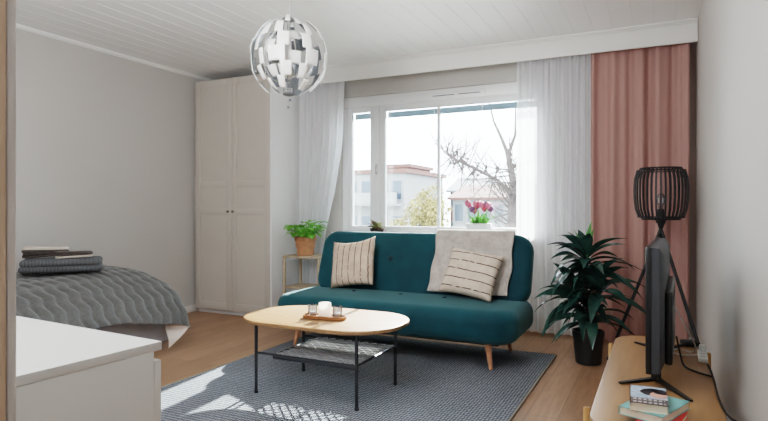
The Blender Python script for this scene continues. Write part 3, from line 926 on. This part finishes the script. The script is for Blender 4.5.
b = new_bm(); box(b, (-.03, -.03, 0), (.03, .03, .022), .006); o = tag(mk('power_adapter', b, 'matte_black', loc=(.118, 2.885, .4505), rot=(0, 0, .4)), 'black power adapter lying behind the TV on the bench', 'adapter')

# ------------------------------------------------------------------ pendant lamp
pl = thing('pendant_lamp', 'spherical white and silver pendant lamp of jigsaw shaped shards', 'pendant lamp', (-2.045, 2.87, 1.99))
b = new_bm(); lathe(b, [(.001, .44), (.05, .44), (.052, .425), (.012, .40), (.004, .395)], 20, cap0=False); mk('canopy', b, 'lamp_white', pl)
b = new_bm(); tube(b, [(0, 0, .05), (0, 0, .40)], .0025, 8); mk('cord', b, 'cable_white', pl)
b = new_bm(); lathe(b, [(.010, .06), (.022, .04), (.022, -.02), (.018, -.03), (.001, -.03)], 18); mk('lamp_holder', b, 'chrome', pl)
b = new_bm(); lathe(b, [(.013, -.03), (.02, -.05), (.034, -.085), (.030, -.115), (.012, -.132), (.001, -.134)], 20); mk('bulb', b, 'bulb_white', pl)
b = new_bm(); lathe(b, [(.036, .225), (.040, .235), (.02, .242), (.003, .244)], 20); mk('hub', b, 'chrome', pl)
b = new_bm(); lathe(b, [(.036, -.220), (.040, -.230), (.02, -.237), (.001, -.239)], 20); mk('hub', b, 'chrome', pl)
b = new_bm()
for k in range(4):
    a = 2*PI*k/4 + .4; tube(b, [(.03*math.cos(a), .03*math.sin(a), .22), (.05*math.cos(a), .05*math.sin(a), 0), (.03*math.cos(a), .03*math.sin(a), -.21)], .003, 6)
mk('inner_rods', b, 'chrome', pl)
def gore(rad, a0, width, lat0, lat1, pat, shift=Vector((0,0,0)), nl=26, nw=12):
    """sphere strip with jigsaw edges: pat gives the tabs per latitude band"""
    b = new_bm(); V = []
    for i in range(nl+1):
        la = lat0 + (lat1-lat0)*i/nl
        row = []
        for j in range(nw+1):
            lo = a0 + width*(j/nw - .5)
            row.append(Vector((rad*math.cos(la)*math.cos(lo), rad*math.cos(la)*math.sin(lo), rad*math.sin(la))) + shift)
        V.append(row)
    vv = {}
    def g(i, j):
        if (i, j) not in vv: vv[(i, j)] = b.verts.new(V[i][j])
        return vv[(i, j)]
    nb = len(pat)
    for i in range(nl):
        l, r_ = pat[min(nb-1, int(i*nb/nl))]
        for j in range(nw):
            if j/nw >= l - 1e-6 and (j+1)/nw <= 1 - r_ + 1e-6:
                b.faces.new((g(i, j), g(i, j+1), g(i+1, j+1), g(i+1, j)))
    return b
rp = random.Random(12)
def jig(n, base, seed):
    """alternating tabs: (left inset, right inset) per latitude band"""
    q = random.Random(seed); out = []
    for i in range(n):
        l = base + (.17 if (i + seed) % 2 else -.12) + q.choice((-.08, 0, .08))
        r_ = base + (-.12 if (i + seed) % 2 else .17) + q.choice((-.08, 0, .08))
        if i in (0, n-1): l += .06; r_ += .06
        out.append((max(0, l), max(0, r_)))
    return out
for k in range(8):
    a = 2*PI*k/8 + .42
    rad = .234 if k % 2 == 0 else .216
    o = mk('shade_shard', gore(rad, a, 2*PI/8*1.05, R(-64 if k % 2 else -56), R(70 if k % 2 else 62), jig(6, .255, k), nl=36, nw=24), ['lamp_white', 'chrome'], pl, angle=60)
    o.scale.z = 1.10; solidify(o, .004, -1, 1)
for k in range(6):
    a = 2*PI*k/6 + .1
    o = mk('inner_shard', gore(.160, a, 2*PI/6*.9, R(-50), R(52), jig(4, .14, k+3), nl=28, nw=22), ['lamp_white', 'chrome'], pl, angle=60)
    o.scale.z = 1.10; solidify(o, .004, -1, 1)
for dx, zb in ((.008, -.262), (-.006, -.305)):
    b = new_bm(); tube(b, [(dx, 0, -.13), (dx, 0, zb+.01)], .0009, 5); pc = mk('pull_cord', b, 'cable_white', pl)
    b = new_bm(); bmesh.ops.create_uvsphere(b, u_segments=14, v_segments=9, radius=.009, matrix=T(dx, 0, zb)); mk('bead', b, 'chrome', pc)

# ------------------------------------------------------------------ plants on the window sill
tp = thing('tulip_planter', 'pink and purple tulips in a pale planter on the window sill', 'flowers', (-1.462, 4.955, .826))
b = new_bm(); slab(b, .19, .09, .03, .075, .006, 3, 6); mk('planter', b, 'planter_white', tp); tp.scale = (1.2, 1.1, 1.38)
b = new_bm(); r5 = random.Random(8)
for k in range(34):
    az = r5.uniform(0, 2*PI); leaf(b, (r5.uniform(-.06, .06), r5.uniform(-.02, .02), .07), az, r5.uniform(.3, 1.3), r5.uniform(.06, .11), .024, r5.uniform(.2, .9), fold=.2, n=5)
mk('foliage', b, 'tulip_leaf', tp)
for k in range(14):
    x, y, h = -.080 + .16*(k % 7)/6 + r5.uniform(-.01, .01), -.025 + .05*(k//7) + r5.uniform(-.01, .01), r5.uniform(.135, .19)
    b = new_bm(); tube(b, [(x*.7, y, .07), (x, y, h)], .002, 5); st = mk('flower_stem', b, 'tulip_leaf', tp)
    b = new_bm(); lathe(b, [(.004, h-.006), (.018, h+.004), (.023, h+.017), (.018, h+.032), (.006, h+.040)], 10)
    for v in b.verts: v.co.x += x; v.co.y += y
    mk('bloom', b, ('tulip_pink', 'tulip_purple', 'tulip_pink', 'tulip_red')[k % 4], st)
sp_ = thing('sill_plant', 'small low potted plant with reddish leaves at the corner of the window sill', 'plant', (-2.485, 4.945, .826))
b = new_bm(); lathe(b, [(.045, 0), (.055, .02), (.058, .03), (.05, .03), (.001, .026)], 20, cap1=False); mk('bowl', b, 'soil', sp_); sp_.scale = (1.25, 1.1, 1.5)
b = new_bm(); r6 = random.Random(3)
for k in range(26):
    az = r6.uniform(0, 2*PI); leaf(b, (r6.uniform(-.03, .03), r6.uniform(-.03, .03), .026), az, r6.uniform(.1, 1.1), r6.uniform(.05, .10), .026, r6.uniform(.3, .9), fold=.15, n=5, shape='oval')
mk('foliage', b, 'sill_leaf', sp_)

# ------------------------------------------------------------------ outside the window
GZ = -6.0
b = new_bm(); box(b, (-70, 5.6, GZ-.2), (40, 90, GZ)); struct('ground_outside', b, 'ground_far', smooth=False)
def building(name, label, x0, x1, y, depth, z1, wall, roof, floors, cols, balc=False, pitch=0., rz=0.):
    t = thing(name, label, 'building', (0, 0, GZ))
    b = new_bm(); box(b, (x0, y, 0), (x1, y+depth, z1-GZ)); mk('facade', b, wall, t, smooth=False)
    b = new_bm(); Z = z1-GZ
    if pitch:
        ring_skin(b, [[(x, y-.5, Z), (x, y+depth/2, Z+pitch), (x, y+depth+.5, Z), (x, y+depth+.5, Z-.2), (x, y-.5, Z-.2)] for x in (x0-.4, x1+.4)])
    else: box(b, (x0-.3, y-.3, Z), (x1+.3, y+depth+.3, Z+.35))
    mk('roof', b, roof, t, smooth=False)
    fh = 2.9; cw = (x1-x0)/cols
    for f in range(floors):
        zt = Z - .6 - f*fh
        for c in range(cols):
            xa = x0 + c*cw + cw*.18; xb = x0 + (c+1)*cw - cw*.18
            b = new_bm(); box(b, (xa-.08, y-.06, zt-1.6), (xb+.08, y-.01, zt+.08)); w_ = mk('window', b, 'facade_white', t, smooth=False)
            b = new_bm(); box(b, (xa, y-.08, zt-1.5), (xb, y-.055, zt)); mk('window_pane', b, 'far_glass', w_, smooth=False)
        if balc:
            b = new_bm(); box(b, (x0+.2, y-1.1, zt-2.05), (x1-.2, y-.1, zt-1.9)); box(b, (x0+.2, y-1.15, zt-1.9), (x1-.2, y-1.08, zt-1.0)); mk('balcony', b, 'facade_white', t, smooth=False)
    return t
building('apartment_building', 'white apartment block with balconies seen through the narrow window pane', -25.5, -18.6, 42, 9, 3.9, 'facade_white', 'roof_far', 3, 5, balc=True)
building('brick_building', 'red brick building with a pale roof behind the pale bushy tree', -21.0, -17.2, 60, 8, 3.0, 'brick_far', 'roof_pale', 2, 4, pitch=1.6)
building('row_building', 'long white building with a brown roof behind the bare tree', -16.9, -6.0, 49, 9, 2.0, 'facade_white', 'roof_far', 3, 9, pitch=1.3)
building('tall_building', 'brick topped tower block at the left edge of the window', -26.6, -23.0, 53, 6, 5.2, 'brick_far', 'roof_far', 2, 3)

def branch(bm, p, d, L, r0, depth, rn, tipr=.35):
    n = 5; pts = [Vector(p)]; dd = Vector(d).normalized()
    for k in range(n):
        dd = (dd + Vector((rn.uniform(-.16, .16), rn.uniform(-.16, .16), rn.uniform(-.10, .14)))).normalized()
        pts.append(pts[-1] + dd*L/n)
    rs = [r0*(1-(1-tipr)*k/n) for k in range(n+1)]
    tube(bm, pts, rs, 5 if depth < 2 else 6)
    if depth > 0:
        for k in range(rn.randint(3, 5)):
            i = rn.randint(1, n); q = Vector((rn.uniform(-1, 1), rn.uniform(-1, 1), rn.uniform(-.5, 1))).normalized()
            branch(bm, pts[i], (dd*.6 + q), L*rn.uniform(.38, .62), rs[i]*.55, depth-1, rn, tipr)
bt = thing('bare_tree', 'bare leafless tree with thin twigs outside the wide window pane', 'tree', (-2.62, 11.2, GZ))
rb = random.Random(5)
b = new_bm(); tube(b, [(0, 0, 0), (.02, 0, 3), (-.02, 0, 6.5), (.0, 0, 7.6), (-.10, 0, 8.15)], [.16, .13, .10, .075, .05], 10); mk('trunk', b, 'bark', bt)
b = new_bm()
B0 = Vector((.4, .1, 7.35))
tube(b, [(.0, 0, 7.30), (-.30, 0, 7.62), (-.75, 0, 7.86), (-1.15, 0, 8.05), (-1.45, 0, 8.26), (-1.62, 0, 8.52)], [.05, .04, .035, .028, .02, .010], 7)
tube(b, [(-.10, 0, 8.15), (-.22, 0, 8.45), (-.38, 0, 8.8), (-.5, 0, 9.3)], [.045, .035, .025, .012], 7)
tube(b, [(-.10, 0, 8.1), (.05, 0, 8.5), (.06, 0, 9.2)], [.04, .03, .012], 7)
for k in range(60):
    t = rb.random()
    P = [Vector((-.30, 0, 7.62)), Vector((-.75, 0, 7.86)), Vector((-1.15, 0, 8.05)), Vector((-1.45, 0, 8.26))]
    i = rb.randint(0, 2); p = P[i].lerp(P[i+1], t)
    branch(b, p, (rb.uniform(-.7, .5), rb.uniform(-.6, .6), rb.choice((1, -1, 1))*rb.uniform(.2, .9)), rb.uniform(.3, .75), .017, 2, rb)
for k in range(60):
    p = Vector((-.02 - .0*k, 0, rb.uniform(6.3, 8.1)))
    branch(b, p, (rb.uniform(-1, 1), rb.uniform(-.8, .8), rb.uniform(-.2, .8)), rb.uniform(.4, 1.0), .020, 2, rb)
mk('branches', b, 'bark', bt)
def leafy(name, label, loc, cz, rad, n, seed, mat, lw):
    t = thing(name, label, 'tree', loc)
    b = new_bm(); tube(b, [(0, 0, 0), (.05, 0, cz*.5), (0, 0, cz)], [.16, .12, .06], 8); mk('trunk', b, 'bark', t)
    rn = random.Random(seed); b = new_bm()
    cl = [(Vector((rn.uniform(-.75, .75)*rad[0], rn.uniform(-.7, .7)*rad[1], rn.uniform(-.8, .75)*rad[2])), rn.uniform(.25, .45)) for _ in range(22)]
    for k in range(n):
        c, s = rn.choice(cl)
        p = Vector((rn.gauss(0, 1), rn.gauss(0, 1), rn.gauss(0, 1))).normalized()*s*rn.uniform(.6, 1.05)*rad[0] + c + Vector((0, 0, cz))
        q = Euler((rn.uniform(0, 6), rn.uniform(0, 6), rn.uniform(0, 6))).to_matrix()
        w_ = lw*rn.uniform(.6, 1.3)
        vs = [b.verts.new(p + q @ Vector(v)) for v in ((-w_, 0, 0), (0, -w_*.5, 0), (w_, 0, 0), (0, w_*.5, 0))]
        b.faces.new(vs)
    mk('crown', b, mat, t, smooth=False)
leafy('bushy_tree', 'pale yellow green bushy tree before the brick building', (-6.55, 16, GZ), 6.6, (.85, .7, 1.25), 5200, 2, 'bush_leaf', .05)

# ------------------------------------------------------------------ camera
cam = bpy.data.cameras.new('camera'); co = bpy.data.objects.new('camera', cam); col.objects.link(co)
cam.sensor_width = 36; cam.lens = 567/768*36; cam.shift_y = -2.5/768; cam.clip_start = .02
co.location = (0, 0, 1.067); co.rotation_euler = (R(90), 0, R(25.9555))
scene.camera = co

# ------------------------------------------------------------------ light
wld = bpy.data.worlds.new('sky'); scene.world = wld; wld.use_nodes = True
bg = wld.node_tree.nodes['Background']; bg.inputs[0].default_value = (.82, .91, 1.0, 1); bg.inputs[1].default_value = 11.0
def light(name, kind, loc, rot=None, direction=None, **kw):
    l = bpy.data.lights.new(name, kind); o = bpy.data.objects.new(name, l); col.objects.link(o); o.location = loc
    for k, v in kw.items(): setattr(l, k, v)
    if rot: o.rotation_euler = rot
    if direction: o.rotation_euler = Vector(direction).to_track_quat('-Z', 'Y').to_euler()
    return o
light('sun', 'SUN', (-3, 12, 8), direction=(.09, -1, -.50), energy=24.0, color=(1, .96, .90), angle=R(.6))
po_ = light('window_portal', 'AREA', ((WX0+WX1)/2, 5.25, (WZ0+WZ1)/2), direction=(0, -1, 0), shape='RECTANGLE', size=WX1-WX0, size_y=WZ1-WZ0, energy=0)
po_.data.cycles.is_portal = True
light('hall_fill', 'AREA', (-.35, -.7, 2.35), direction=(0, .25, -1), shape='DISK', size=.9, energy=4, color=(.97, .98, 1))  # added fill behind the camera, not an actual hall fitting
light('upward_fill', 'AREA', (-1.5, .7, 1.85), direction=(-.12, .8, .85), shape='DISK', size=1.0, energy=42, color=(.93, .96, 1))  # added unseen fill aimed at the far ceiling and window wall
light('overhead_fill', 'AREA', (-2.0, 1.2, 2.40), direction=(0, 0, -1), shape='RECTANGLE', size=2.6, size_y=1.2, energy=5, color=(.97, .98, 1))  # added soft fill under the ceiling, out of view, not a room fitting

scene.cycles.use_denoising = True
try: scene.cycles.denoiser = 'OPENIMAGEDENOISE'
except Exception: pass
scene.cycles.max_bounces = 12; scene.cycles.diffuse_bounces = 6; scene.cycles.transparent_max_bounces = 16; scene.cycles.glossy_bounces = 4
scene.cycles.sample_clamp_indirect = 6; scene.cycles.caustics_reflective = False; scene.cycles.caustics_refractive = False
scene.view_settings.view_transform = 'Filmic'
scene.view_settings.look = 'Medium High Contrast'
scene.view_settings.exposure = 0.95
